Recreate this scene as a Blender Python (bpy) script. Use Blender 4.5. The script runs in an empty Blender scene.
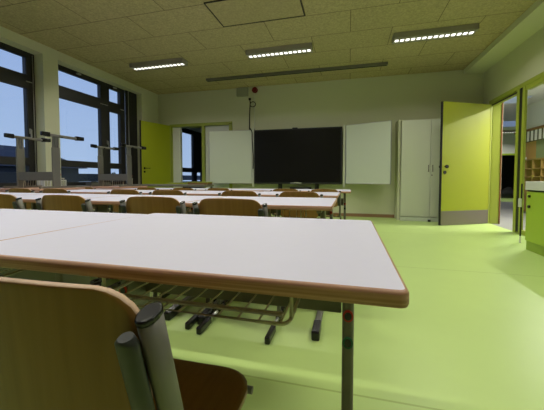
import bpy, bmesh, math, random
from mathutils import Vector, Matrix
random.seed(7)
SC = bpy.context.scene
COL = SC.collection
PI = math.pi

# ---------------------------------------------------------------- camera, world, exposure
cam_d = bpy.data.cameras.new('camera')
cam = bpy.data.objects.new('camera', cam_d)
COL.objects.link(cam)
cam.location = (0, 0, 0.92)
cam.rotation_euler = (PI/2 - math.atan(12/296), 0, math.radians(14.6))
cam_d.sensor_width = 36
cam_d.lens = 296*36/544
cam_d.shift_y = -15/544
cam_d.clip_start = 0.02
SC.camera = cam
SC.view_settings.view_transform = 'Standard'
SC.view_settings.look = 'None'
SC.view_settings.gamma = 1
SC.view_settings.use_curve_mapping = False
SC.view_settings.exposure = 0.0

LAMP_W = 19.0          # watts of each ceiling luminaire
SKY = 0.85

w = bpy.data.worlds.new('dusk_sky')
SC.world = w
w.use_nodes = True
nt = w.node_tree
bg = nt.nodes['Background']
tc = nt.nodes.new('ShaderNodeTexCoord')
sp = nt.nodes.new('ShaderNodeSeparateXYZ')
rp = nt.nodes.new('ShaderNodeValToRGB')
rp.color_ramp.elements[0].position = 0.0
rp.color_ramp.elements[0].color = (0.52, 0.69, 1.0, 1)
rp.color_ramp.elements[1].position = 0.6
rp.color_ramp.elements[1].color = (0.30, 0.45, 0.92, 1)
nt.links.new(tc.outputs['Generated'], sp.inputs[0])
nt.links.new(sp.outputs['Z'], rp.inputs[0])
nt.links.new(rp.outputs[0], bg.inputs[0])
bg.inputs[1].default_value = SKY

# ---------------------------------------------------------------- materials
def mat(name, col, rough=0.5, metal=0.0, noise=0.0, nscale=8.0, bump=0.0, bscale=60.0, spec=0.5, emit=None, es=0.0, trans=0.0):
    m = bpy.data.materials.new(name)
    m.use_nodes = True
    t = m.node_tree
    b = t.nodes['Principled BSDF']
    b.inputs['Base Color'].default_value = (*col, 1)
    b.inputs['Roughness'].default_value = rough
    b.inputs['Metallic'].default_value = metal
    b.inputs['Specular IOR Level'].default_value = spec
    if trans: b.inputs['Transmission Weight'].default_value = trans
    if emit:
        b.inputs['Emission Color'].default_value = (*emit, 1)
        b.inputs['Emission Strength'].default_value = es
    c = t.nodes.new('ShaderNodeTexCoord')
    if noise:
        n = t.nodes.new('ShaderNodeTexNoise')
        n.inputs['Scale'].default_value = nscale
        n.inputs['Detail'].default_value = 4
        mx = t.nodes.new('ShaderNodeMix'); mx.data_type = 'RGBA'
        mx.inputs[6].default_value = (*[v*(1-noise) for v in col], 1)
        mx.inputs[7].default_value = (*[min(1, v*(1+noise)) for v in col], 1)
        t.links.new(c.outputs['Object'], n.inputs['Vector'])
        t.links.new(n.outputs['Fac'], mx.inputs[0])
        t.links.new(mx.outputs[2], b.inputs['Base Color'])
    if bump:
        n2 = t.nodes.new('ShaderNodeTexNoise')
        n2.inputs['Scale'].default_value = bscale
        bp = t.nodes.new('ShaderNodeBump')
        bp.inputs['Strength'].default_value = bump
        bp.inputs['Distance'].default_value = 0.01
        t.links.new(c.outputs['Object'], n2.inputs['Vector'])
        t.links.new(n2.outputs['Fac'], bp.inputs['Height'])
        t.links.new(bp.outputs['Normal'], b.inputs['Normal'])
    return m

def wood(name, c1, c2, axis_scale, rough=0.4, scale=1.0):
    """grain stretched along one axis by object-space mapping"""
    m = mat(name, c1, rough)
    t = m.node_tree; b = t.nodes['Principled BSDF']
    c = t.nodes.new('ShaderNodeTexCoord'); mp = t.nodes.new('ShaderNodeMapping')
    mp.inputs['Scale'].default_value = axis_scale
    n = t.nodes.new('ShaderNodeTexNoise'); n.inputs['Scale'].default_value = scale; n.inputs['Detail'].default_value = 6
    r = t.nodes.new('ShaderNodeValToRGB')
    r.color_ramp.elements[0].position = 0.35; r.color_ramp.elements[0].color = (*c1, 1)
    r.color_ramp.elements[1].position = 0.68; r.color_ramp.elements[1].color = (*c2, 1)
    t.links.new(c.outputs['Object'], mp.inputs[0]); t.links.new(mp.outputs[0], n.inputs['Vector'])
    t.links.new(n.outputs['Fac'], r.inputs[0]); t.links.new(r.outputs[0], b.inputs['Base Color'])
    return m

M = {}
M['floor'] = mat('green_linoleum', (0.51, 0.68, 0.225), 0.36, noise=0.05, nscale=3, bump=0.05, bscale=180)
_t = M['floor'].node_tree; _b = _t.nodes['Principled BSDF']; _src = _b.inputs['Base Color'].links[0].from_socket
_c = _t.nodes.new('ShaderNodeTexCoord'); _s = _t.nodes.new('ShaderNodeSeparateXYZ'); _t.links.new(_c.outputs['Object'], _s.inputs[0])
_w = _t.nodes.new('ShaderNodeMath'); _w.operation = 'WRAP'; _w.inputs[1].default_value = 3.275; _w.inputs[2].default_value = 1.265   # welded sheet joint every two metres
_l = _t.nodes.new('ShaderNodeMath'); _l.operation = 'LESS_THAN'; _l.inputs[1].default_value = 1.275
_m = _t.nodes.new('ShaderNodeMix'); _m.data_type = 'RGBA'; _m.inputs[7].default_value = (0.36, 0.50, 0.13, 1)
_t.links.new(_s.outputs['Y'], _w.inputs[0]); _t.links.new(_w.outputs[0], _l.inputs[0]); _t.links.new(_l.outputs[0], _m.inputs[0]); _t.links.new(_src, _m.inputs[6]); _t.links.new(_m.outputs[2], _b.inputs['Base Color'])
M['wall'] = mat('white_wall_paint', (0.60, 0.61, 0.42), 0.85, bump=0.06, bscale=150)
M['wall_white'] = mat('pale_paint', (0.72, 0.74, 0.68), 0.8)
M['laminate'] = mat('pale_laminate', (0.67, 0.66, 0.79), 0.5, noise=0.02, nscale=40)
M['desk_edge'] = wood('beech_plywood_edge', (0.38, 0.19, 0.11), (0.62, 0.38, 0.25), (3, 3, 260), 0.45, 1.0)
M['ply'] = wood('brown_beech_plywood', (0.24, 0.125, 0.025), (0.29, 0.155, 0.035), (60, 6, 3), 0.38, 1.0)
M['ply_edge'] = wood('pale_plywood_edge', (0.42, 0.27, 0.16), (0.60, 0.42, 0.28), (4, 4, 4), 0.5, 1.0)
M['frame'] = mat('grey_green_powder_coat', (0.17, 0.165, 0.14), 0.42, metal=0.3)
M['wire'] = mat('grey_wire', (0.50, 0.48, 0.36), 0.35, metal=0.4)
M['bracket'] = mat('dark_grey_plastic', (0.045, 0.05, 0.045), 0.45)
M['black'] = mat('black_plastic', (0.007, 0.007, 0.008), 0.27)
M['darkmetal'] = mat('dark_window_metal', (0.022, 0.021, 0.019), 0.45)
M['green_door'] = mat('lime_door_laminate', (0.31, 0.35, 0.006), 0.5, noise=0.03, nscale=2)
M['green_frame'] = mat('olive_green_frame', (0.33, 0.38, 0.05), 0.4)
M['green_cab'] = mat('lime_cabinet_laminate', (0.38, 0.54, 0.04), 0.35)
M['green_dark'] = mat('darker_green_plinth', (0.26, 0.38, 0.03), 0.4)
M['kick'] = mat('brushed_kick_plate', (0.20, 0.17, 0.15), 0.4, metal=0.5)
M['white'] = mat('white_enamel', (0.60, 0.64, 0.54), 0.3)
M['strip'] = mat('grey_flat_bar', (0.42, 0.42, 0.42), 0.4)
M['cab_white'] = mat('pale_cabinet', (0.60, 0.62, 0.50), 0.5)
M['alu'] = mat('aluminium', (0.5, 0.5, 0.48), 0.3, metal=0.9)
M['screen'] = mat('black_glass_screen', (0.006, 0.006, 0.005), 0.3, spec=0.25)
M['worktop'] = mat('pale_worktop', (0.70, 0.70, 0.66), 0.35)
M['brown_base'] = mat('brown_skirting', (0.30, 0.17, 0.09), 0.5)
M['redbrown'] = mat('red_brown_edge', (0.22, 0.08, 0.03), 0.5)
M['grey_floor'] = mat('grey_corridor_floor', (0.30, 0.30, 0.29), 0.35, noise=0.08, nscale=2)
M['brownpanel'] = mat('brown_board', (0.46, 0.22, 0.08), 0.5)
M['greenpanel'] = mat('grey_green_board', (0.20, 0.26, 0.15), 0.6)
M['oak'] = mat('oak_shelf', (0.26, 0.15, 0.045), 0.5)
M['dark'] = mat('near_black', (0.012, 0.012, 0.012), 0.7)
M['lamp_metal'] = mat('lamp_housing', (0.34, 0.32, 0.26), 0.5)
M['cell'] = mat('lit_louvre_cell', (1, 1, 1), 0.5, emit=(1.0, 0.98, 0.93), es=2.0)
M['red'] = mat('red_plastic', (0.55, 0.03, 0.02), 0.4)
M['darkred'] = mat('dark_red_plastic', (0.20, 0.015, 0.015), 0.4)
M['greenring'] = mat('green_plastic', (0.0, 0.13, 0.06), 0.4)
M['greybox'] = mat('grey_box_plastic', (0.33, 0.34, 0.24), 0.6)
M['bench'] = mat('grey_brown_bench_laminate', (0.19, 0.18, 0.145), 0.5)
M['silver'] = mat('white_print', (0.6, 0.6, 0.6), 0.5)
M['roof'] = mat('dark_roof_tiles', (0.03, 0.035, 0.05), 0.8)
M['facade'] = mat('dark_facade', (0.05, 0.06, 0.075), 0.8)
M['asphalt'] = mat('outside_paving', (0.05, 0.055, 0.06), 0.9, noise=0.2)
M['leaf'] = mat('dark_bush_leaf', (0.03, 0.06, 0.03), 0.8, noise=0.4, nscale=6)
M['whitebox'] = mat('white_basket_plastic', (0.7, 0.7, 0.66), 0.5)

gl = bpy.data.materials.new('window_glass'); gl.use_nodes = True
t = gl.node_tree; t.nodes.clear()
o = t.nodes.new('ShaderNodeOutputMaterial'); tr = t.nodes.new('ShaderNodeBsdfTransparent'); gs = t.nodes.new('ShaderNodeBsdfGlossy')
gs.inputs['Roughness'].default_value = 0.02
mx = t.nodes.new('ShaderNodeMixShader'); lw = t.nodes.new('ShaderNodeLayerWeight'); lw.inputs[0].default_value = .5
pw = t.nodes.new('ShaderNodeMath'); pw.operation = 'POWER'; pw.inputs[1].default_value = 5
fr = t.nodes.new('ShaderNodeMapRange'); fr.inputs[3].default_value = .03; fr.inputs[4].default_value = .6
t.links.new(lw.outputs['Facing'], pw.inputs[0]); t.links.new(pw.outputs[0], fr.inputs[0])
t.links.new(fr.outputs[0], mx.inputs[0]); t.links.new(tr.outputs[0], mx.inputs[1]); t.links.new(gs.outputs[0], mx.inputs[2]); t.links.new(mx.outputs[0], o.inputs[0])
tr.inputs[0].default_value = (0.95, 0.97, 0.97, 1)
M['glass'] = gl

# ceiling: wood-wool boards 1.25 x 0.635 m laid in half bond
def ceiling_mat():
    m = mat('wood_wool_boards', (0.36, 0.29, 0.12), 0.9)
    t = m.node_tree; b = t.nodes['Principled BSDF']
    c = t.nodes.new('ShaderNodeTexCoord'); mp = t.nodes.new('ShaderNodeMapping')
    mp.inputs['Location'].default_value = (0.63, 2.036, 0)
    br = t.nodes.new('ShaderNodeTexBrick')
    br.offset = 0.5; br.squash = 1
    br.inputs['Scale'].default_value = 1
    br.inputs['Brick Width'].default_value = 1.255
    br.inputs['Row Height'].default_value = 0.638
    br.inputs['Mortar Size'].default_value = 0.005
    br.inputs['Mortar Smooth'].default_value = 0.1
    br.inputs['Color1'].default_value = (0.42, 0.36, 0.18, 1)
    br.inputs['Color2'].default_value = (0.45, 0.385, 0.195, 1)
    br.inputs['Mortar'].default_value = (0.12, 0.095, 0.04, 1)
    n = t.nodes.new('ShaderNodeTexNoise'); n.inputs['Scale'].default_value = 38; n.inputs['Detail'].default_value = 4
    n.inputs['Roughness'].default_value = 0.7
    r = t.nodes.new('ShaderNodeMapRange'); r.inputs[1].default_value = 0.3; r.inputs[2].default_value = 0.7
    r.inputs[3].default_value = 0.72; r.inputs[4].default_value = 1.26
    mu = t.nodes.new('ShaderNodeMix'); mu.data_type = 'RGBA'; mu.blend_type = 'MULTIPLY'; mu.inputs[0].default_value = 1
    t.links.new(c.outputs['Object'], mp.inputs[0]); t.links.new(mp.outputs[0], br.inputs['Vector'])
    t.links.new(c.outputs['Object'], n.inputs['Vector']); t.links.new(n.outputs['Fac'], r.inputs[0])
    t.links.new(br.outputs['Color'], mu.inputs[6]); t.links.new(r.outputs[0], mu.inputs[7])
    t.links.new(mu.outputs[2], b.inputs['Base Color'])
    return m
M['ceiling'] = ceiling_mat()
M['hatch'] = mat('wood_wool_hatch', (0.415, 0.355, 0.178), 0.9, noise=0.35, nscale=38)

# ---------------------------------------------------------------- mesh helpers
def B(): return bmesh.new()

def box(bm, x0, x1, y0, y1, z0, z1, bev=0.0, mi=0, seg=2, M4=None):
    vs = [bm.verts.new((x, y, z)) for z in (z0, z1) for y in (y0, y1) for x in (x0, x1)]
    idx = [(0, 2, 3, 1), (4, 5, 7, 6), (0, 1, 5, 4), (2, 6, 7, 3), (0, 4, 6, 2), (1, 3, 7, 5)]
    fs = [bm.faces.new([vs[i] for i in f]) for f in idx]
    for f in fs: f.material_index = mi
    allv = set(vs)
    if bev > 0:
        es = list({e for f in fs for e in f.edges})
        r = bmesh.ops.bevel(bm, geom=es, offset=bev, segments=seg, affect='EDGES', profile=0.5)
        allv = {v for v in allv if v.is_valid} | {v for f in r['faces'] for v in f.verts}
    if M4 is not None:
        for v in allv: v.co = M4 @ v.co
    return allv

def sweep(bm, pts, rx, ry=None, ref=(1, 0, 0), n=10, cap=True, mi=0):
    """oval tube along pts; rx measured along ref, ry across it"""
    ry = rx if ry is None else ry
    P = [Vector(p) for p in pts]; ref = Vector(ref)
    rings = []
    for i, p in enumerate(P):
        if i == 0: d = P[1]-P[0]
        elif i == len(P)-1: d = P[-1]-P[-2]
        else: d = (P[i+1]-p).normalized() + (p-P[i-1]).normalized()
        d.normalize()
        a = ref - d*ref.dot(d)
        if a.length < 1e-4: a = d.orthogonal()
        a.normalize(); b = d.cross(a)
        rings.append([bm.verts.new(p + a*rx*math.cos(2*PI*k/n) + b*ry*math.sin(2*PI*k/n)) for k in range(n)])
    for i in range(len(rings)-1):
        for k in range(n):
            f = bm.faces.new((rings[i][k], rings[i][(k+1) % n], rings[i+1][(k+1) % n], rings[i+1][k]))
            f.smooth = True; f.material_index = mi
    if cap:
        bm.faces.new(rings[0][::-1]).material_index = mi
        bm.faces.new(rings[-1]).material_index = mi

def arc(pts, r, n=5):
    """round the corners of a polyline"""
    P = [Vector(p) for p in pts]; out = [P[0]]
    for i in range(1, len(P)-1):
        a = (P[i-1]-P[i]); b = (P[i+1]-P[i])
        rr = min(r, a.length*0.45, b.length*0.45)
        s = P[i]+a.normalized()*rr; e = P[i]+b.normalized()*rr
        for k in range(n+1):
            u = k/n
            out.append(s*(1-u)**2 + P[i]*2*u*(1-u) + e*u*u)
    out.append(P[-1]); return out

def rounded_rect(x0, x1, y0, y1, rs, n=6):
    """outline ccw; rs = radii at (x0y0, x1y0, x1y1, x0y1)"""
    out = []
    for (cx, cy, r, a0) in ((x0, y0, rs[0], PI), (x1, y0, rs[1], 1.5*PI), (x1, y1, rs[2], 0), (x0, y1, rs[3], PI/2)):
        ox = cx + (r if cx == x0 else -r); oy = cy + (r if cy == y0 else -r)
        for k in range(n+1):
            a = a0 + PI/2*k/n
            out.append((ox + r*math.cos(a), oy + r*math.sin(a)))
    return out

def slab(bm, outline, z0, z1, bev=0.004, mi_top=0, mi_side=1, inset=0.004):
    """horizontal board with softened rim; top face and rim get different materials"""
    cx = sum(p[0] for p in outline)/len(outline); cy = sum(p[1] for p in outline)/len(outline)
    def off(d):
        res = []
        N = len(outline)
        for i, (x, y) in enumerate(outline):
            px, py = outline[i-1]; qx, qy = outline[(i+1) % N]
            tx, ty = qx-px, qy-py; l = math.hypot(tx, ty) or 1
            res.append((x - ty/l*d*-1*-1, y + tx/l*d))
        return res
    layers = [(bev, z0), (bev*.3, z0+bev*.3), (0, z0+bev), (0, z1-bev), (bev*.3, z1-bev*.3), (bev, z1)]
    rings = []
    for d, z in layers:
        rings.append([bm.verts.new((x, y, z)) for x, y in off(d)])
    N = len(outline)
    for i in range(len(rings)-1):
        for k in range(N):
            f = bm.faces.new((rings[i][k], rings[i][(k+1) % N], rings[i+1][(k+1) % N], rings[i+1][k]))
            f.smooth = True; f.material_index = mi_side
    f = bm.faces.new(rings[0][::-1]); f.material_index = mi_side
    f = bm.faces.new(rings[-1]); f.material_index = mi_top

def obj(name, bm, m, parent=None, loc=None):
    me = bpy.data.meshes.new(name)
    bmesh.ops.recalc_face_normals(bm, faces=bm.faces[:])
    bm.to_mesh(me); bm.free()
    ms = m if isinstance(m, (list, tuple)) else [m]
    for k in ms: me.materials.append(M[k])
    o = bpy.data.objects.new(name, me); COL.objects.link(o)
    if parent is not None: o.parent = parent
    if loc: o.location = loc
    return o

def boxobj(name, m, parent, *a, bev=0.0):
    b = B(); box(b, *a, bev=bev); return obj(name, b, m, parent)

def thing(name, label, cat, loc=(0, 0, 0), rz=0.0, group=None):
    o = bpy.data.objects.new(name, None); COL.objects.link(o)
    o.empty_display_size = 0.1
    o.location = loc; o.rotation_euler = (0, 0, rz)
    o['label'] = label; o['category'] = cat
    if group: o['group'] = group
    return o

def tag(o, label, cat, group=None):
    o['label'] = label; o['category'] = cat
    if group: o['group'] = group
    return o

def struct(name, bm, m, parent=None):
    o = obj(name, bm, m, parent)
    if parent is None: o['kind'] = 'structure'
    return o

def dup(root, label=None, group=None):
    def cp(o, par):
        c = o.copy(); COL.objects.link(c)
        if par is not None:
            c.parent = par
        for ch in o.children: cp(ch, c)
        return c
    r = cp(root, None)
    if label: r['label'] = label
    if group: r['group'] = group
    return r

# ---------------------------------------------------------------- room shell
XL, XR, YF, YB, ZC = -5.2, 2.75, 7.31, -2.6, 3.25
b = B(); box(b, -5.45, XR+0.01, YB-.1, YF+.2, -0.12, 0); struct('floor', b, 'floor')
b = B(); box(b, -5.6, 3.0, YB-.2, YF+.2, ZC, ZC+0.2); struct('ceiling', b, 'ceiling')
# soffit along the right wall (dropped edge)
b = B(); box(b, 2.36, XR+.3, YB, YF, 3.15, ZC-.001); struct('trim_1', b, 'wall')
# front wall with an opening for the double door
b = B()
box(b, -5.6, -4.79, YF, YF+.2, 0, ZC)
box(b, -4.79, -3.03, YF, YF+.2, 2.37, ZC)
box(b, -3.03, 3.05, YF, YF+.2, 0, ZC)
struct('wall_front', b, 'wall')
# left window wall: parapet, lintel, piers; continues past the front wall into the next room
b = B()
box(b, -5.6, XL, YB, YF, 0, 0.72)
box(b, -5.6, XL, YB, YF, 3.09, ZC)
for y0, y1 in ((YB, -1.9), (0.9, 1.3), (4.08, 4.36), (6.64, YF)):
    box(b, -5.6, XL, y0, y1, 0.72, 3.09)
struct('wall_left', b, 'wall')
b = B(); box(b, -5.6, XR+.3, YB-.2, YB, 0, ZC); struct('wall_back', b, 'brown_base')  # unseen wall; dark brown set to cut light bounced onto the near chair
# right wall: band above the glazing, solid part at the corner
b = B()
box(b, XR, XR+.22, YB, YF, 2.47, 3.16)
box(b, XR, XR+.22, 6.95, YF, 0, 2.47)
box(b, XR, XR+.22, YB, 1.0, 0, 2.47)
struct('wall_right', b, 'wall')
# pilaster beside the tall cupboard
b = B(); box(b, 1.02, 1.07, 6.93, YF, 0, 2.19); struct('trim_2', b, 'wall')
b = B(); box(b, -2.98, 1.02, YF-.016, YF, 0, 0.075, .003); struct('baseboard_front', b, 'brown_base')
# sill board on the parapet
b = B(); box(b, -5.5, -5.1, YB, 6.72, 0.72, 0.765, .004); struct('trim_3', b, 'bench')

# ---- windows in the left wall
def window(name, panes, y0, y1, x=-5.4, z0=0.765, z1=3.09):
    """frame = solid plate minus panes, built from bars; panes = list of (ya,yb,za,zb)"""
    bm = B()
    ys = sorted({y0, y1} | {p[0] for p in panes} | {p[1] for p in panes})
    zs = sorted({z0, z1} | {p[2] for p in panes} | {p[3] for p in panes})
    for i in range(len(ys)-1):
        for j in range(len(zs)-1):
            cy, cz = (ys[i]+ys[i+1])/2, (zs[j]+zs[j+1])/2
            if not any(p[0] < cy < p[1] and p[2] < cz < p[3] for p in panes):
                box(bm, x-.07, x, ys[i], ys[i+1], zs[j], zs[j+1])
    bmesh.ops.remove_doubles(bm, verts=bm.verts[:], dist=1e-5)
    fr = struct(name, bm, 'darkmetal')
    for p in panes:
        obj('pane', (lambda q: (box(q, x-.045, x-.04, p[0]-.005, p[1]+.005, p[2]-.005, p[3]+.005), q)[1])(B()), 'glass', fr)
        # slim raised beads around each pane
        q = B()
        for (a, bb, c, d) in ((p[0]-.02, p[0]-.006, p[2], p[3]), (p[1]+.006, p[1]+.02, p[2], p[3])):
            box(q, x, x+.012, a, bb, c, d)
        obj('glazing_bead', q, 'darkmetal', fr)
    return fr
def std(y0, y1): return [(y0, y1, 2.70, 3.0), (y0, y1, 1.27, 2.47), (y0, y1, 0.84, 1.14)]
w2 = window('window_1', std(4.42, 5.50) + std(5.76, 6.09), 4.36, 6.26)
w1 = window('window_2', std(1.4, 2.3) + std(2.42, 3.93), 1.3, 4.08)
w0 = window('window_3', std(-1.8, -.6) + std(-.45, .8), -1.9, 0.9)
# hinges and handles of the windows
def handle(par, y, z):
    q = B(); box(q, -5.4, -5.385, y-.015, y+.015, z-.06, z+.03, .003); box(q, -5.385, -5.36, y-.01, y+.01, z-.005, z+.015, .003)
    box(q, -5.372, -5.358, y-.012, y+.012, z-.14, z+.012, .004); obj('window_handle', q, 'alu', par)
handle(w2, 5.68, 1.75); handle(w1, 3.97, 1.75)
for par, y, z in ((w2, 5.55, 2.585), (w2, 5.66, 2.585), (w2, 6.16, 2.585), (w1, 3.98, 2.585)):
    q = B(); box(q, -5.4, -5.385, y-.05, y+.05, z-.008, z+.008, .003); obj('hinge', q, 'alu', par)
for par, y in ((w2, 4.95), (w2, 5.92)):
    q = B(); box(q, -5.4, -5.35, y-.04, y+.04, 3.03, 3.06, .004); obj('top_latch', q, 'alu', par)
# vertical rail of the sun-blind beside each window and the dark panel in the corner
b = B(); box(b, -5.40, -5.36, 6.26, 6.64, 0.765, 3.09, .004); o = struct('trim_4', b, 'darkmetal')
b = B(); sweep(b, [(-5.37, 4.03, .8), (-5.37, 4.03, 3.05)], .008); o = tag(obj('blind_guide_rail', b, 'alu'), 'thin metal guide rail at the edge of the left window beside the pier', 'rail', 'vertical guide rails beside the windows')
b = B(); sweep(b, [(-5.28, 6.24, .8), (-5.28, 6.24, 3.05)], .008); o = tag(obj('blind_guide_rail', b, 'alu'), 'thin metal guide rail between window and dark corner panel', 'rail', 'vertical guide rails beside the windows')

# ---------------------------------------------------------------- neighbouring room seen through the left door
b = B(); box(b, -5.6, -1.0, YF+.2, 12.5, -0.12, 0); struct('floor_next_room', b, 'grey_floor')
b = B(); box(b, -5.6, -1.0, YF+.2, 12.5, 2.9, 3.1); struct('ceiling_next_room', b, 'wall_white')
b = B(); box(b, -1.2, -1.0, YF+.2, 12.5, 0, 2.9); box(b, -5.6, -1.0, 12.4, 12.6, 0, 2.9); struct('wall_next_room', b, 'wall_white')
b = B(); box(b, -5.6, -5.4, YF+.2, 7.7, 0, 2.9); box(b, -5.6, -5.4, 11.6, 12.4, 0, 2.9)
box(b, -5.6, -5.4, 7.7, 11.6, 0, .5); box(b, -5.6, -5.4, 7.7, 11.6, 2.6, 2.9); struct('wall_next_room_left', b, 'wall_white')
window('window_4', [(7.9, 9.52, 1.27, 2.45), (7.9, 9.52, .62, 1.12), (9.78, 10.15, .62, 1.12)], 7.7, 11.6, x=-5.38, z0=.5, z1=2.6)

# ---- double-door frame in the front wall
b = B()
box(b, -4.84, -4.76, YF-.02, YF+.22, 0, 2.37, .004)
box(b, -3.07, -2.98, YF-.02, YF+.22, 0, 2.37, .004)
box(b, -4.84, -2.98, YF-.02, YF+.22, 2.32, 2.40, .004)
box(b, -3.86, -3.78, YF-.018, YF+.2, 0, 2.33, .004)
d1 = struct('door_1', b, 'green_frame')
b = B(); box(b, -3.78, -3.07, YF+.05, YF+.09, 0.02, 2.32); obj('fixed_panel', b, 'wall_white', d1)
b = B(); box(b, -4.76, -4.52, YF+.02, YF+.1, 0.0, 2.32); obj('side_panel', b, 'wall_white', d1)

# open lime leaf of the left door
def door_leaf(name, label, hinge, tip, h, th=.045, kick=None, swap=1):
    hx, hy = hinge; tx, ty = tip
    L = math.hypot(tx-hx, ty-hy); a = math.atan2(ty-hy, tx-hx)
    r = thing(name, label, 'door', (hx, hy, 0.008), a)
    b = B(); box(b, 0, L-.012, -th/2, th/2, 0, h, .003); obj('leaf', b, 'green_door', r)
    b = B(); box(b, L-.012, L, -th/2-.002, th/2+.002, 0, h, .002); obj('edge_seal', b, 'dark', r)
    for s in (-1, 1):
        b = B(); box(b, 0.0, .03, s*th/2-.004, s*th/2+.006, .0, h, .002); obj('hinge_rebate', b, 'green_frame', r)
    if kick:
        b = B(); box(b, .02, L-.015, -th/2-.003, th/2+.003, 0.0, kick, .001); obj('kick_plate', b, 'kick', r)
    return r, L, th
r, L, th = door_leaf('green_door', 'open lime green door leaf at the window side of the room', (-4.80, 7.26), (-5.06, 6.37), 2.35)
for s in (-1, 1):
    b = B()
    ro = Matrix.Rotation(PI/2, 4, 'X')
    sweep(b, [(L-.09, s*(th/2), 1.16), (L-.09, s*(th/2+.008), 1.16)], .026, n=16)
    sweep(b, [(L-.09, s*(th/2), 1.07), (L-.09, s*(th/2+.008), 1.07)], .024, n=16)
    sweep(b, arc([(L-.09, s*(th/2), 1.16), (L-.09, s*(th/2+.05), 1.16), (L-.22, s*(th/2+.05), 1.16)], .02), .010)
    obj('lever_handle', b, 'black', r)
r, L, th = door_leaf('green_door', 'open lime green door leaf with steel kick plate beside the tall cupboard', (2.72, 6.86), (1.69, 6.31), 2.365, kick=.275)
for s in (-1, 1):
    b = B()
    sweep(b, [(L-.075, s*(th/2), 1.13), (L-.075, s*(th/2+.05), 1.13)], .011, n=12)
    sweep(b, [(L-.075, s*(th/2+.04), 1.13), (L-.075, s*(th/2+.065), 1.13)], .032, n=18)
    sweep(b, [(L-.075, s*(th/2), 1.02), (L-.075, s*(th/2+.012), 1.02)], .032, n=18)
    obj('door_knob', b, 'black', r)

# ---------------------------------------------------------------- glazed right wall, frame with door opening
b = B()
X0, X1 = XR-.03, XR+.06
box(b, X0, X1, 0.9, 6.95, 2.40, 2.47, .003)                 # head rail
box(b, X0+.03, XR+.155, 6.86, 6.95, 0, 2.45, .003)           # jamb at the corner
box(b, X0, X0+.035, 5.85, 5.93, 0, 2.41, .003); box(b, X0+.02, X0+.035, 5.75, 5.85, 0, 2.41); box(b, X0, X0+.035, 5.68, 5.755, 0, 2.41, .003)
for y in (4.46, 3.26, 2.06, .92): box(b, X0, X1, y, y+.09, 0, 2.41, .003)
for a, c in ((5.69, 4.55), (4.46, 3.35), (3.26, 2.15), (2.06, 1.01)):
    box(b, X0, X1, c, a, 0, .07, .003)
    box(b, X0+.01, X1-.01, c, a, 2.33, 2.41, .003)
box(b, X0+.02, X1-.01, 5.9, 6.86, 2.345, 2.405, .003)
d2 = struct('door_2', b, 'green_frame')
b = B(); box(b, X0-.004, X0+.03, 5.92, 6.86, 2.352, 2.368); box(b, X0+.008, X0+.022, 5.757, 5.848, 0.02, 2.40)
obj('seal_strip', b, 'dark', d2)
b = B(); box(b, XR+.155, XR+.175, 6.85, 6.95, 0, 2.45, .002); obj('red_brown_trim', b, 'redbrown', d2)
b = B()
for a, c in ((5.69, 4.55), (4.46, 3.35), (3.26, 2.15), (2.06, 1.01)): box(b, XR+.01, XR+.018, c, a, .07, 2.33)
g = struct('window_5', b, 'glass')
# low dark edge strip with white pull on the glazed wall by the counter
hs = thing('latch_strip', 'dark vertical strip with white latch at the counter end by the glass wall', 'latch', (2.355, 4.92, 0))
b = B(); box(b, -.006, .006, -.012, .012, .10, .84, .002); obj('strip', b, 'dark', hs)
b = B(); box(b, -.008, .008, -.016, .014, 0, .10, .002); obj('foot', b, 'whitebox', hs)
b = B(); box(b, -.03, -.002, -.02, .02, .51, .63, .004); obj('latch', b, 'whitebox', hs)

# ---------------------------------------------------------------- corridor
b = B(); box(b, XR+.01, 9.0, -1, 18.2, -0.12, -0.004); struct('floor_corridor', b, 'grey_floor')
b = B()                                                      # ceiling with two roof lights
holes = [(8.4, 9.1), (11.9, 13.2)]
ys = [-1, 8.4, 9.1, 11.9, 13.2, 18.2]
for i in range(len(ys)-1):
    y0, y1 = ys[i], ys[i+1]
    if (y0, y1) in holes:
        xr = 4.2 if y0 < 10 else 6.8; box(b, 3.05, 3.4, y0, y1, 2.86, 3.0); box(b, xr, 9.0, y0, y1, 2.86, 3.0)
    else: box(b, 3.05, 9.0, y0, y1, 2.86, 3.1)
struct('ceiling_corridor', b, 'wall_white')
b = B()
box(b, 4.6, 4.75, -1, 9.75, 0, 2.86)
box(b, 3.05, 9.0, -1.2, -1, 0, 2.86)
struct('wall_corridor_right', b, 'wall_white')
b = B()
box(b, 3.0, 5.0, 15.4, 15.6, 0, 2.86); box(b, 5.0, 7.9, 15.4, 15.6, 1.93, 2.86); box(b, 7.9, 9.0, 15.4, 15.6, 0, 2.86)
box(b, 9.0, 9.1, -1, 16.5, 0, 2.86); box(b, 3.0, 3.05, 7.5, 15.4, 0, 2.86)
struct('wall_corridor_end', b, 'wall_white')
b = B(); box(b, 4.94, 5.0, 15.34, 15.6, 0, 1.99); box(b, 7.9, 7.96, 15.34, 15.6, 0, 1.99); box(b, 4.94, 7.96, 15.34, 15.6, 1.93, 2.0)
d3 = struct('door_3', b, 'green_cab')
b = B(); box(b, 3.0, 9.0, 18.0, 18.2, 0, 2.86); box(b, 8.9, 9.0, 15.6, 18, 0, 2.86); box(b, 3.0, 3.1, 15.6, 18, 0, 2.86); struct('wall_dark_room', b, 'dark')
b = B(); box(b, 4.2, 8.6, 13.4, 17.6, -.004, .004); o = obj('green_floor_mat', b, 'floor'); tag(o, 'green floor strip at the far end of the corridor', 'floor mat')
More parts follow.
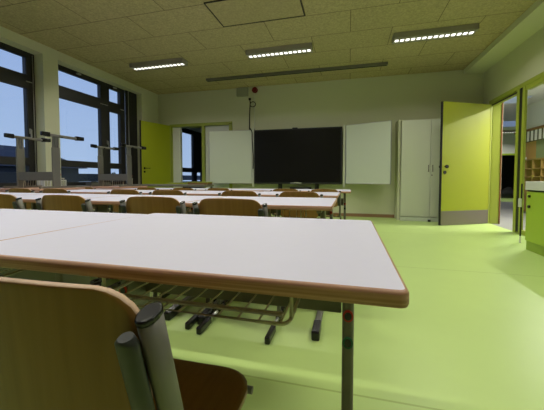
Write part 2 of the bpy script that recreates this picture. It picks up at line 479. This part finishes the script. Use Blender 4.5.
# dark bag heap in the far doorway
b = B()
bmesh.ops.create_icosphere(b, subdivisions=3, radius=1)
for v in b.verts:
    n = 1 + .18*math.sin(v.co.x*5+1)*math.cos(v.co.y*4) + .1*math.sin(v.co.z*7)
    v.co = Vector((v.co.x*.42*n, v.co.y*.25*n, max(-.5, v.co.z)*.30*n + .15))
for f in b.faces: f.smooth = True
o = obj('bag', b, 'dark', loc=(7.05, 15.9, 0.01)); tag(o, 'dark soft bag lying in the far corridor doorway', 'bag')

# cloakroom board on the corridor wall
cb = thing('cloakroom_unit', 'brown and green cloakroom board with striped top rail seen through the glass wall', 'coat rack', (4.6, 0, 0))
b = B(); box(b, -.04, -.001, 8.95, 9.74, .02, 1.95, .003); obj('brown_board', b, 'brownpanel', cb)
b = B(); box(b, -.04, -.001, 7.2, 8.95, .02, 1.95, .003); obj('green_board', b, 'greenpanel', cb)
b = B(); box(b, -.16, -.001, 7.2, 9.74, 2.13, 2.18, .003); obj('hat_shelf', b, 'redbrown', cb)
b = B(); box(b, -.12, -.045, 7.2, 9.74, 1.86, 2.125, .002); obj('rail_board', b, 'dark', cb)
for k in range(15):
    b = B(); y = 9.68-k*.165; box(b, -.128, -.12, y-.09, y, 1.865, 2.12, .001); obj('white_stripe', b, 'whitebox', cb)
pg = thing('pigeonhole_shelf', 'oak pigeonhole shelf on the corridor wall above the counter', 'shelf', (4.6, 0, 0))
b = B()
for z in (.75, .95, 1.15, 1.38): box(b, -.28, -.05, 7.6, 8.95, z-.012, z+.012)
for y in (7.6, 7.93, 8.27, 8.61, 8.95): box(b, -.28, -.05, y-.012, y+.012, .74, 1.39)
obj('compartments', b, 'oak', pg)
b = B(); box(b, -.06, -.045, 7.6, 8.95, .75, 1.38); obj('back_board', b, 'brown_base', pg)
b = B(); box(b, -.02, .0, -.04, .04, -.05, .05, .004); o = obj('light_switch', b, 'whitebox', loc=(4.558, 9.38, 1.42)); tag(o, 'small white wall switch on the brown corridor board', 'switch')

# ---------------------------------------------------------------- ceiling lights
def lamp(name, label, loc, rz=0, watts=LAMP_W, group='louvred ceiling lights'):
    r = thing(name, label, 'ceiling light', loc, rz, group)
    b = B(); L, Wd = 1.2, .22
    box(b, -L/2, L/2, -Wd/2, -Wd/2+.012, -.085, 0, .001)
    box(b, -L/2, L/2, Wd/2-.012, Wd/2, -.085, 0, .001)
    box(b, -L/2, -L/2+.012, -Wd/2, Wd/2, -.085, 0, .001)
    box(b, L/2-.012, L/2, -Wd/2, Wd/2, -.085, 0, .001)
    box(b, -L/2+.01, L/2-.01, -Wd/2+.01, Wd/2-.01, -.02, -.001)
    obj('housing', b, 'lamp_metal', r)
    b = B()
    box(b, -L/2+.012, L/2-.012, -Wd/2+.012, -.05, -.088, -.078); box(b, -L/2+.012, L/2-.012, .05, Wd/2-.012, -.088, -.078)
    for k in range(15):
        x = -L/2+.02+k*(L-.04)/14
        box(b, x-.011, x+.011, -.05, .05, -.088, -.07)
    obj('louvre', b, 'lamp_metal', r)
    for k in range(14):
        x = -L/2+.02+(k+.5)*(L-.04)/14
        b = B(); box(b, x-.026, x+.026, -.02, .045, -.084, -.078); obj('light_cell', b, 'cell', r)
    ld = bpy.data.lights.new('lamp_light', 'AREA'); ld.shape = 'RECTANGLE'; ld.size = 1.1; ld.size_y = .05
    ld.energy = watts; ld.color = (1.0, 0.97, 0.88); ld.spread = math.radians(152)
    lo = bpy.data.objects.new('lamp_light', ld); COL.objects.link(lo); lo.parent = r; lo.location = (0, 0, -.095)
    return r
names = {(-3.75, 5.30): 'louvred ceiling light nearest the windows, in front of the open left door',
         (-1.25, 5.30): 'louvred ceiling light in the middle, in front of the black screen',
         (1.27, 5.30): 'louvred ceiling light nearest the glazed corridor wall'}
for y in (5.30, 2.7, 0.7):
    for x in (-3.75, -1.25, 1.27):
        lamp('ceiling_light', names.get((x, y), 'louvred ceiling light in the %s row above the desks, %s' % ({2.7: 'middle', .7: 'rear'}.get(y), {-3.75: 'window side', -1.25: 'centre', 1.27: 'corridor side'}[x])), (x, y, ZC))
o = lamp('corridor_light', 'strip light on the corridor ceiling seen through the open door', (6.3, 14.2, 2.86), 0, 25, None)
lamp('corridor_light', 'added unseen strip light in the corridor beyond the glass wall', (3.8, 6.5, 2.86), PI/2, 110, None)  # out of view; added to brighten the corridor behind the glass

# blackboard light track near the front wall
tk = thing('ceiling_track', 'long thin grey track under the ceiling in front of the screen wall', 'track', (-1.27, 6.46, ZC))
b = B(); box(b, -2.0, 2.0, -.045, .045, -.055, -.001, .004); obj('track_body', b, 'frame', tk)
b = B(); box(b, -1.98, 1.98, -.02, .02, -.06, -.053); obj('track_slot', b, 'dark', tk)
# inspection hatch in the ceiling, slightly lower on the boards
ht = thing('ceiling_hatch', 'slightly lowered rectangular hatch in the board ceiling near the camera', 'hatch', (-1.265, 3.99, ZC))
b = B(); box(b, -.615, .615, -.305, .305, -.012, -.001, .002); obj('hatch_board', b, 'hatch', ht)
b = B()
for a in ((-.63, .63, -.32, -.308), (-.63, .63, .308, .32), (-.63, -.618, -.32, .32), (.618, .63, -.32, .32)): box(b, *a, -.014, -.0005)
obj('hatch_gap', b, 'dark', ht)

# ---------------------------------------------------------------- board with screen on the front wall
tv = thing('display_screen', 'large switched-off black screen on the front wall between the white boards', 'screen', (-1.24, 7.12, 0))
b = B(); box(b, -1.06, 1.08, -.05, .05, .775, 2.11, .008); obj('bezel', b, 'dark', tv)
b = B(); box(b, -1.03, 1.045, -.056, -.049, .82, 2.075, .001); obj('screen_glass', b, 'screen', tv)
b = B()
sweep(b, [(0, -.0575, .812), (0, -.049, .812)], .06, .010, n=20)
obj('brand_mark', b, 'greybox', tv)
b = B()
for k in range(9): box(b, -.14+k*.031, -.118+k*.031, -.0575, -.049, .788, .806)
obj('control_print', b, 'silver', tv)
b = B(); box(b, -.10, .02, -.03, .03, 2.11, 2.135, .005); obj('sensor', b, 'dark', tv)
for x in (-.42, .49):
    b = B(); box(b, x-.045, x+.045, .03, .11, .0, .80, .004); obj('support_post', b, 'dark', tv)
b = B(); box(b, -.16, .36, -.04, .06, .58, .70, .006); obj('speaker_bar', b, 'dark', tv)
for x in (-1.11, 1.12):
    b = B(); box(b, x-.025, x+.025, 0, .10, .70, 2.16, .003); obj('side_rail', b, 'cab_white', tv)

def wing(name, label, hx, hy, tx, ty, z0, z1):
    L = math.hypot(tx-hx, ty-hy); a = math.atan2(ty-hy, tx-hx)
    r = thing(name, label, 'whiteboard', (hx, hy, 0), a, 'white boards either side of the screen')
    b = B(); box(b, .01, L-.01, -.012, .012, z0+.01, z1-.01, .001); obj('board', b, 'white', r)
    b = B()
    for q in ((0, L, z0, z0+.014), (0, L, z1-.014, z1), (0, .014, z0, z1), (L-.014, L, z0, z1)): box(b, q[0], q[1], -.016, .016, q[2], q[3], .002)
    obj('rim', b, 'alu', r)
    return r
wing('whiteboard', 'white enamel board left of the black screen, overlapping the door frame', -2.385, 7.16, -3.52, 7.04, .775, 2.13)
wing('whiteboard', 'white enamel board right of the black screen, swung towards the room', -.08, 7.12, .86, 6.74, .785, 2.14)

# cable, junction box, alarm
b = B()
sweep(b, arc([(-2.49, 7.29, 2.93), (-2.47, 7.27, 2.86), (-2.49, 7.27, 2.5), (-2.49, 7.27, 2.16), (-2.40, 7.04, 2.155), (-2.345, 7.035, 2.08), (-2.335, 7.04, 1.75), (-2.315, 7.045, 1.40), (-2.325, 7.05, 1.15)], .06), .013, n=8)
ring = [(-2.40+.075*math.cos(a), 7.27, 2.80+.065*math.sin(a)) for a in [k*PI/8 for k in range(17)]]
sweep(b, ring, .009, ref=(0, 1, 0), n=6, cap=False)
tag(obj('hanging_cable', b, 'dark'), 'black cable with a small loop hanging down beside the screen', 'cable')
b = B(); box(b, -2.83, -2.53, 7.23, 7.31, 3.02, 3.235, .006); tag(obj('wall_unit', b, 'greybox'), 'small grey-green box high on the front wall beside the red sounder', 'box')
al = thing('alarm_sounder', 'small dark red round alarm sounder high on the front wall', 'alarm', (-2.35, 7.31, 3.16))
b = B(); sweep(b, [(0, 0, 0), (0, -.04, 0)], .075, n=20); obj('base', b, 'darkred', al)
b = B(); sweep(b, [(0, -.04, 0), (0, -.08, 0)], .055, n=20); obj('horn', b, 'darkred', al)
b = B(); box(b, -2.375, -2.355, 7.29, 7.31, 2.13, 3.09, .002); tag(obj('cable_trunking', b, 'cab_white'), 'thin pale cable duct running down from the red sounder to the screen', 'cable duct')
b = B(); box(b, -2.52, -2.46, 7.28, 7.31, 2.92, 2.97, .004); tag(obj('wall_socket', b, 'dark'), 'small dark cable outlet above the hanging cable', 'socket')

# ---------------------------------------------------------------- tall pale cupboard
cp = thing('tall_cupboard', 'tall pale built-in cupboard between the whiteboard and the open green door', 'cupboard', (1.075, 6.85, 0))
b = B(); box(b, 0, 1.27, .02, .45, .09, 2.15, .002); obj('body', b, 'cab_white', cp)
b = B(); box(b, .0, 1.27, .0, .45, 0, .085, .002); obj('plinth', b, 'white', cp)
for x0, x1, hs_ in ((.004, .565, (.53,)), (.575, 1.262, (.61,))):
    b = B(); box(b, x0, x1, -.004, .018, .10, 2.145, .002); dd = obj('cupboard_door', b, 'cab_white', cp)
    for hx in hs_:
        q = B(); sweep(q, [(hx, -.022, 1.05), (hx, -.022, 1.19)], .008); box(q, hx-.008, hx+.008, -.022, -.003, 1.05, 1.07); box(q, hx-.008, hx+.008, -.022, -.003, 1.17, 1.19)
        obj('pull_handle', q, 'kick', dd)
b = B(); sweep(b, [(.60, -.01, .98), (.60, -.003, .98)], .014, n=12); obj('lock', b, 'kick', cp)
b = B(); sweep(b, [(.56, -.03, .0), (.56, -.03, .045)], .028, n=14); tag(obj('door_stop', b, 'black', loc=(1.075, 6.85, 0)), 'small black rubber door stop on the floor by the cupboard plinth', 'door stop')

# ---------------------------------------------------------------- counter at right
ct = thing('base_cabinet', 'lime green base cabinet with pale thick worktop under the glass wall', 'cabinet', (2.203, 3.29, 0))
b = B(); box(b, .03, .50, -1.18, 1.20, .12, .75, .002); obj('body', b, 'green_cab', ct)
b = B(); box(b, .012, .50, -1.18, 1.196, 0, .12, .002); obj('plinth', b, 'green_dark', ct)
for k in range(4):
    y1 = 1.20-k*.595; y0 = y1-.588
    b = B(); box(b, 0.0, .024, y0, y1, .12, .745, .002); dd = obj('cabinet_door', b, 'green_cab', ct)
    for z in (.69, .56):
        q = B(); sweep(q, [(-.002, y1-.08, z), (-.02, y1-.08, z)], .018, n=14); obj('knob', q, 'black', dd)
b = B(); box(b, .015, .50, -1.19, 1.205, .751, .767, .001); obj('shadow_gap', b, 'dark', ct)
b = B(); box(b, -.01, .52, -1.20, 1.215, .768, .877, .006); o = obj('worktop', b, 'worktop'); o.location = (2.203, 3.29, 0); tag(o, 'thick pale worktop on the lime green cabinet', 'worktop')

# ---------------------------------------------------------------- desk
def make_desk(label, group=None):
    W, D, H = .950, .732, .76
    r = thing('school_desk', label, 'desk', (0, 0, 0), 0, group)
    b = B(); slab(b, rounded_rect(-W/2, W/2, -D/2, D/2, (.016,)*4), H-.027, H, .006, 0, 1)
    obj('tabletop', b, ('laminate', 'desk_edge'), r)
    b = B(); box(b, -.32, .37, .085, .103, .515, .63, .002); obj('crossbar', b, 'frame', r)
    for s, x in ((-1, -.325), (1, .39)):
        b = B(); box(b, x-.0155, x+.0155, -.005, .112, .19, .715, .008, seg=3)
        box(b, x-.014, x+.014, -.26, .30, .705, .732, .003)
        lg = obj('leg', b, 'frame', r)
        b = B()
        box(b, x-.013, x+.013, .006, .030, .04, .34, .004); box(b, x-.013, x+.013, .043, .065, .04, .34, .004); box(b, x-.013, x+.013, .078, .102, .04, .34, .004)
        box(b, x-.013, x+.013, .008, .10, .22, .34, .004)
        obj('inner_column', b, 'frame', lg)
        b = B(); box(b, x-.019, x+.019, -.30, .18, .016, .054, .008); obj('foot', b, 'frame', lg)
        for y0, y1, hi in ((-.42, -.28, .040), (.14, .26, .044)):
            b = B(); vs = box(b, x-.023, x+.023, y0, y1, 0, .062, .008)
            for v in vs:
                tt = (v.co.y-y0)/(y1-y0); tt = 1-tt if y0 < 0 else tt
                if v.co.z > .03: v.co.z -= .009*tt
                if v.co.z < .02: v.co.z += .0
            obj('end_cap', b, 'black', lg)
        b = B(); box(b, x-.02, x+.02, -.06, -.01, .044, .054, .003); obj('foot_plug', b, 'black', lg)
        for z, mk in ((.551, 'red'), (.478, 'greenring')):
            b = B(); sweep(b, [(x, -.0045, z), (x, -.009, z)], .0135, .016, n=20)
            q = obj('size_marker', b, mk, lg); q['label'] = 'red ring marker' if mk == 'red' else 'green ring marker'
            b = B(); sweep(b, [(x, -.008, z), (x, -.0105, z)], .0095, .011, n=16); obj('marker_button', b, 'black', lg)
    # wire basket under the top
    b = B()
    zb = .60; x0, x1, y0, y1 = -.25, .265, -.19, .075
    fr_ = arc([(x1, y1, zb+.09), (x1, y1-.02, zb+.01), (x1, y0, zb), (x0, y0, zb), (x0, y1-.02, zb+.01), (x0, y1, zb+.09)], .03, 5)
    sweep(b, fr_, .0045, n=8)
    k = x0+.045
    while k < x1-.02:
        sweep(b, [(k, y0, zb), (k, y1-.01, zb), (k, y1, zb+.10)], .0026, n=6); k += .05
    for x in (x0, x1): sweep(b, [(x, y0+.03, zb), (x, y0+.03, H-.027)], .0045, n=8)
    for x in (x0, x1): sweep(b, [(x, y1, zb+.09), (x, y1, H-.027)], .0045, n=8)
    obj('wire_basket', b, 'wire', r)
    b = B(); box(b, x0+.02, x1-.02, y0+.025, y0+.04, zb+.004, zb+.009); obj('basket_strip', b, 'strip', r)
    return r

# ---------------------------------------------------------------- chair
def make_chair(label, group=None):
    r = thing('school_chair', label, 'chair', (0, 0, 0), 0, group)
    # curved plywood back, 0.40 wide
    def shell(name, fn, nu, nv, hw, u_axis_vertical):
        pass
    def plate(name, outline_n, fn, th):
        """fn(u,v) -> Vector for u,v in [-1,1]; a superellipse-trimmed sheet with thickness"""
        bm = B(); NU, NV = 28, 16
        g = []
        for j in range(NV+1):
            v = -1+2*j/NV
            row = []
            for i in range(NU+1):
                u = -1+2*i/NU
                row.append(bm.verts.new(fn(u, v)))
            g.append(row)
        for j in range(NV):
            for i in range(NU):
                f = bm.faces.new((g[j][i], g[j][i+1], g[j+1][i+1], g[j+1][i])); f.smooth = True
        o = obj(name, bm, ('ply', 'ply_edge'), r)
        md = o.modifiers.new('thickness', 'SOLIDIFY'); md.thickness = th; md.offset = 0; md.material_offset_rim = 1; md.use_even_offset = True
        return o
    def rr(u, v, a, b_, rad):
        """map the unit square to a rounded rectangle half sizes a,b"""
        y = v*b_
        d = abs(y)-(b_-rad)
        if d > 0: hw = a-rad + math.sqrt(max(0, rad*rad-d*d))
        else: hw = a
        return u*hw, y
    def vv(v):                                   # crowd rows near the ends so corners are smooth
        return math.sin(v*PI/2)
    def back(u, v):
        x, z = rr(u, vv(v), .189, .118, .055)
        y = -.238 - .036*(1-(x/.2)**2) + .015*(-z/.1)*.6
        crown = .010*(1-(x/.2)**2)*(1 if v > 0 else -1)
        return Vector((x, y, .682 + z + crown*abs(v)))
    plate('backrest', 0, back, .011)
    def seat(u, v):
        x, y = rr(u, vv(v), .21, .178, .10)
        z = .452 - .012*(1-(x/.2)**2)*(1-(y/.22)**2)
        if y > .10: z -= .9*(y-.10)**1.8
        if y < -.15: z += 1.2*(-.15-y)**2
        return Vector((x, y-.02, z-.022))
    plate('seat', 0, seat, .011)
    for s in (-1, 1):
        x = s*.209
        b = B()
        pts = arc([(x, .05, .035), (x, .07, .22), (x, .02, .41), (x*.97, -.165, .41), (x*.985, -.215, .60), (x*.985, -.262, .775)], .07, 6)
        sweep(b, pts, .0125, .019, n=14)
        tb = obj('side_tube', b, 'frame', r)
        b = B(); c = Vector((x*.985, -.262, .775)); d = Vector((0, -.047, .175)).normalized()
        sweep(b, [c-d*.002, c+d*.002, c+d*.005, c+d*.006], .0132, .0198, n=14)
        for v in b.verts:
            if (v.co-c).dot(d) > .0055: v.co = c+d*.006+(v.co-(c+d*.006))*.82
        obj('tube_cap', b, 'black', tb)
        b = B(); sweep(b, [(x, -.19, .028), (x, .20, .028)], .011, .014, n=12); sk = obj('skid', b, 'alu', r)
        for y0, y1 in ((-.235, -.085), (.12, .235)):
            q = B(); vs = box(q, x-.016, x+.016, y0, y1, 0, .044, .009, seg=3); obj('glide', q, 'black', sk)
        q = B(); box(q, x-.014, x+.014, .02, .085, .008, .048, .006); obj('skid_clamp', q, 'black', sk)
        # bracket that carries the back
        b = B()
        sweep(b, [(s*.188, -.236, .58), (s*.188, -.262, .68), (s*.188, -.276, .735), (s*.188, -.279, .748), (s*.188, -.281, .756)], .016, .009, n=14)
        for v in b.verts:
            if v.co.z > .751: v.co.x = s*.188+(v.co.x-s*.188)*.55
        obj('back_bracket', b, 'bracket', r)
    b = B()
    for y in (.11, -.11): sweep(b, [(-.21, y, .41), (.21, y, .41)], .009, n=8)
    obj('seat_bar', b, 'frame', r)
    return r

# ---------------------------------------------------------------- place desks
W = .951
desk0 = make_desk('white desk nearest the camera on the right, with the near chair tucked in', 'white school desks in rows')
def place_desk(x, y, label, first=False, g='white school desks in rows'):
    d = desk0 if first else dup(desk0, label, g)
    d.location = (x, y, 0); return d
place_desk(-.389, .810, '', True)
_d = place_desk(-.389-.9535, .792, 'white desk at the left edge of the nearest row, joined to the near right desk')
_d.location.x -= .0065; _d.rotation_euler = (0, 0, -.016); _d.scale = (1, 1, .996)
pos = ['at the corridor end', 'second from the corridor side', 'third from the corridor side', 'fourth from the corridor side', 'nearest the windows']
for i in range(4):
    place_desk(-.09-W/2-i*(W+.004), 2.06, 'white desk in the second row from the camera, ' + pos[i])
for i in range(5):
    place_desk(-.10-W/2-i*(W+.004), 3.25, 'white desk in the third row from the camera, ' + pos[i]).scale = (1, 1, .988)
for i in range(5):
    place_desk(.026-W/2-i*(W+.004), 4.55, 'white desk in the row nearest the screen, ' + pos[i]).scale = (1, 1, .968)
# upside-down desks on top of the rows by the windows
def flipped(x, L, label, z0, sx=.90, sy=.93, sz=1.025):
    d = dup(desk0, label, 'desks turned upside down on others by the windows')
    d.rotation_euler = (PI, 0, 0); d.location = (x, L-.36, z0+.76*sz+.0015); d.scale = (sx, sy, sz); return d
flipped(-4.24, 3.60, 'upside-down desk with its feet in the air by the window pier', .76*.988)
flipped(-4.22, 4.98, 'upside-down desk with its feet in the air by the lime green door', .76*.968, .88, .98, 1.045)

# ---------------------------------------------------------------- place chairs
chair0 = make_chair('brown plywood chair nearest the camera at the bottom left', 'brown plywood school chairs')
chair0.location = (-.434, .56, 0); chair0.scale = (1, 1, .976)
def place_chair(x, y, label, rz=0):
    c = dup(chair0, label, 'brown plywood school chairs'); c.location = (x, y, 0); c.rotation_euler = (0, 0, rz); c.scale = (1, 1, 1.0 if y < 2 else (.985 if y < 4 else .955)); return c
for x, y, rz, lb in ((-.638, 1.77, 0, 'brown plywood chair at the second row, nearest the corridor side'),
                 (-1.155, 1.80, .02, 'brown plywood chair at the second row, second from the corridor side'),
                 (-1.83, 1.80, 0, 'brown plywood chair at the second row, third from the corridor side'),
                 (-2.42, 1.80, 0, 'brown plywood chair at the second row, cut by the left edge of the photo')):
    place_chair(x, y, lb, rz)
o3 = ['nearest the corridor side', 'second from the corridor side', 'third from the corridor side', 'fourth from the corridor side', 'fifth from the corridor side', 'in front of the upside-down desk', 'nearest the windows']
for i, x in enumerate((-.445, -1.03, -1.82, -2.35, -3.31, -3.85, -4.42)):
    place_chair(x, 2.95, 'brown plywood chair at the third row, ' + o3[i])
o4 = ['nearest the corridor side', 'second from the corridor side', 'third from the corridor side', 'fourth from the corridor side', 'fifth from the corridor side', 'nearest the windows']
for i, x in enumerate((-.32, -.848, -1.85, -2.43, -3.07, -4.27)):
    place_chair(x, 4.25, 'brown plywood chair at the row nearest the screen, ' + o4[i])

# ---------------------------------------------------------------- long grey bench table by the front wall and what stands on it
bt = thing('side_table', 'long grey side table near the front wall between the door leaf and the white board', 'table', (-4.0, 6.15, 0))
b = B(); box(b, -.95, .93, -.25, .25, .725, .77, .004); obj('tabletop', b, 'bench', bt)
for x in (-.9, .88):
    for y in (-.2, .2):
        b = B(); box(b, x-.02, x+.02, y-.02, y+.02, 0, .725, .003); obj('leg', b, 'frame', bt)
tr_ = thing('green_tray', 'shallow green box on the right end of the grey side table', 'box', (-3.33, 6.2, .771))
b = B(); box(b, -.24, .24, -.13, .13, .0, .045, .004); obj('box_body', b, 'oak', tr_)
b = B(); box(b, -.25, .25, -.14, .14, .045, .062, .004); obj('lid', b, 'green_frame', tr_)
b = B(); box(b, -4.22, -3.74, 6.26, 6.38, .771, .812, .003); tag(obj('green_box', b, 'green_frame'), 'low flat green box on the grey side table, nearer the open door leaf', 'box')
# small things on the window sill
wb = thing('wire_basket', 'white plastic basket on the window sill between the legs of the upside-down desk', 'basket', (-5.22, 4.2, .766))
b = B(); box(b, -.08, .08, -.2, .2, 0, .01, .002); obj('bottom', b, 'whitebox', wb)
b = B()
for k in range(9):
    y = -.2+k*.05
    box(b, .074, .08, y-.008, y+.008, 0, .11); box(b, -.08, -.074, y-.008, y+.008, 0, .11)
box(b, .07, .084, -.21, .21, .10, .12, .002); box(b, -.084, -.07, -.21, .21, .10, .12, .002)
box(b, -.084, .084, -.21, -.20, .0, .12, .002); box(b, -.084, .084, .20, .21, .0, .12, .002)
obj('sides', b, 'whitebox', wb)
for i, (y, n, lb) in enumerate(((5.05, 2, 'small dark tray on the window sill, left of the pair'), (5.35, 2, 'small dark tray on the window sill, right of the pair'))):
    q = B(); box(q, -.07, .07, -.10, .10, 0, .008); box(q, .06, .07, -.1, .1, 0, .06); box(q, -.07, -.06, -.1, .1, 0, .06); box(q, -.07, .07, -.1, -.09, 0, .06); box(q, -.07, .07, .09, .1, 0, .06)
    tag(obj('sill_tray', q, 'frame', loc=(-5.2, y, .766)), lb, 'tray', 'trays on the window sill')

# ---------------------------------------------------------------- outside
b = B(); box(b, -80, -5.62, -40, 80, -1.2, -1.0); o = obj('ground_outside', b, 'asphalt'); o['kind'] = 'structure'
h = thing('neighbour_house', 'dark house with a tiled roof outside the left windows', 'house', (-17, 6.5, -1))
b = B(); box(b, -5, 0, -12, 5.3, 0, 3.4); obj('wall', b, 'facade', h)
b = B()
v = [b.verts.new(p) for p in ((.4, -12.4, 3.3), (.4, 5.6, 3.3), (-5.4, 5.6, 3.3), (-5.4, -12.4, 3.3), (-2.5, -10.5, 4.5), (-2.5, 4.8, 4.5))]
for f in ((0, 1, 5, 4), (1, 2, 5), (2, 3, 4, 5), (3, 0, 4), (3, 2, 1, 0)): b.faces.new([v[i] for i in f])
obj('roof', b, 'roof', h)
h.location = (-15.5, 8.8, -1.82)
for k, y in enumerate((-3, 0, 3)):
    b = B(); box(b, 0.0, .04, y-.5, y+.5, 1.0, 2.0, .01); f = obj('window', b, 'dark', h)
rl = thing('outdoor_wall', 'dark slatted parapet outside the windows', 'parapet', (-7.2, 4, -1))
b = B()
for k in range(7): box(b, -.03, .03, -9, 10, .2+k*.27, .42+k*.27, .004)
obj('slats', b, 'facade', rl)
b = B()
for y in (-8, -5, -2, 1, 4, 7): box(b, -.08, -.03, y-.04, y+.04, 0, 2.05)
obj('posts', b, 'frame', rl)
bs = thing('garden_bush', 'dark leafy bush outside the window, beyond the parapet', 'bush', (-13.2, 14.4, -1))
b = B()
rnd = random.Random(3)
for k in range(900):
    a = rnd.uniform(0, 2*PI); rr_ = rnd.random()**.5
    p = Vector((1.3*rr_*math.cos(a), 1.6*rr_*math.sin(a), rnd.uniform(.2, 1)*(2.3-.9*rr_*rr_)))
    s = rnd.uniform(.07, .14); d1_ = Vector((rnd.gauss(0, 1), rnd.gauss(0, 1), rnd.gauss(0, 1))).normalized()*s; d2_ = d1_.orthogonal().normalized()*s*.6
    b.faces.new([b.verts.new(p-d1_), b.verts.new(p+d2_), b.verts.new(p+d1_), b.verts.new(p-d2_)])
obj('foliage', b, 'leaf', bs)
b = B(); sweep(b, [(0, 0, 0), (0, .05, 1.2)], .07, .07); obj('stem', b, 'brown_base', bs)
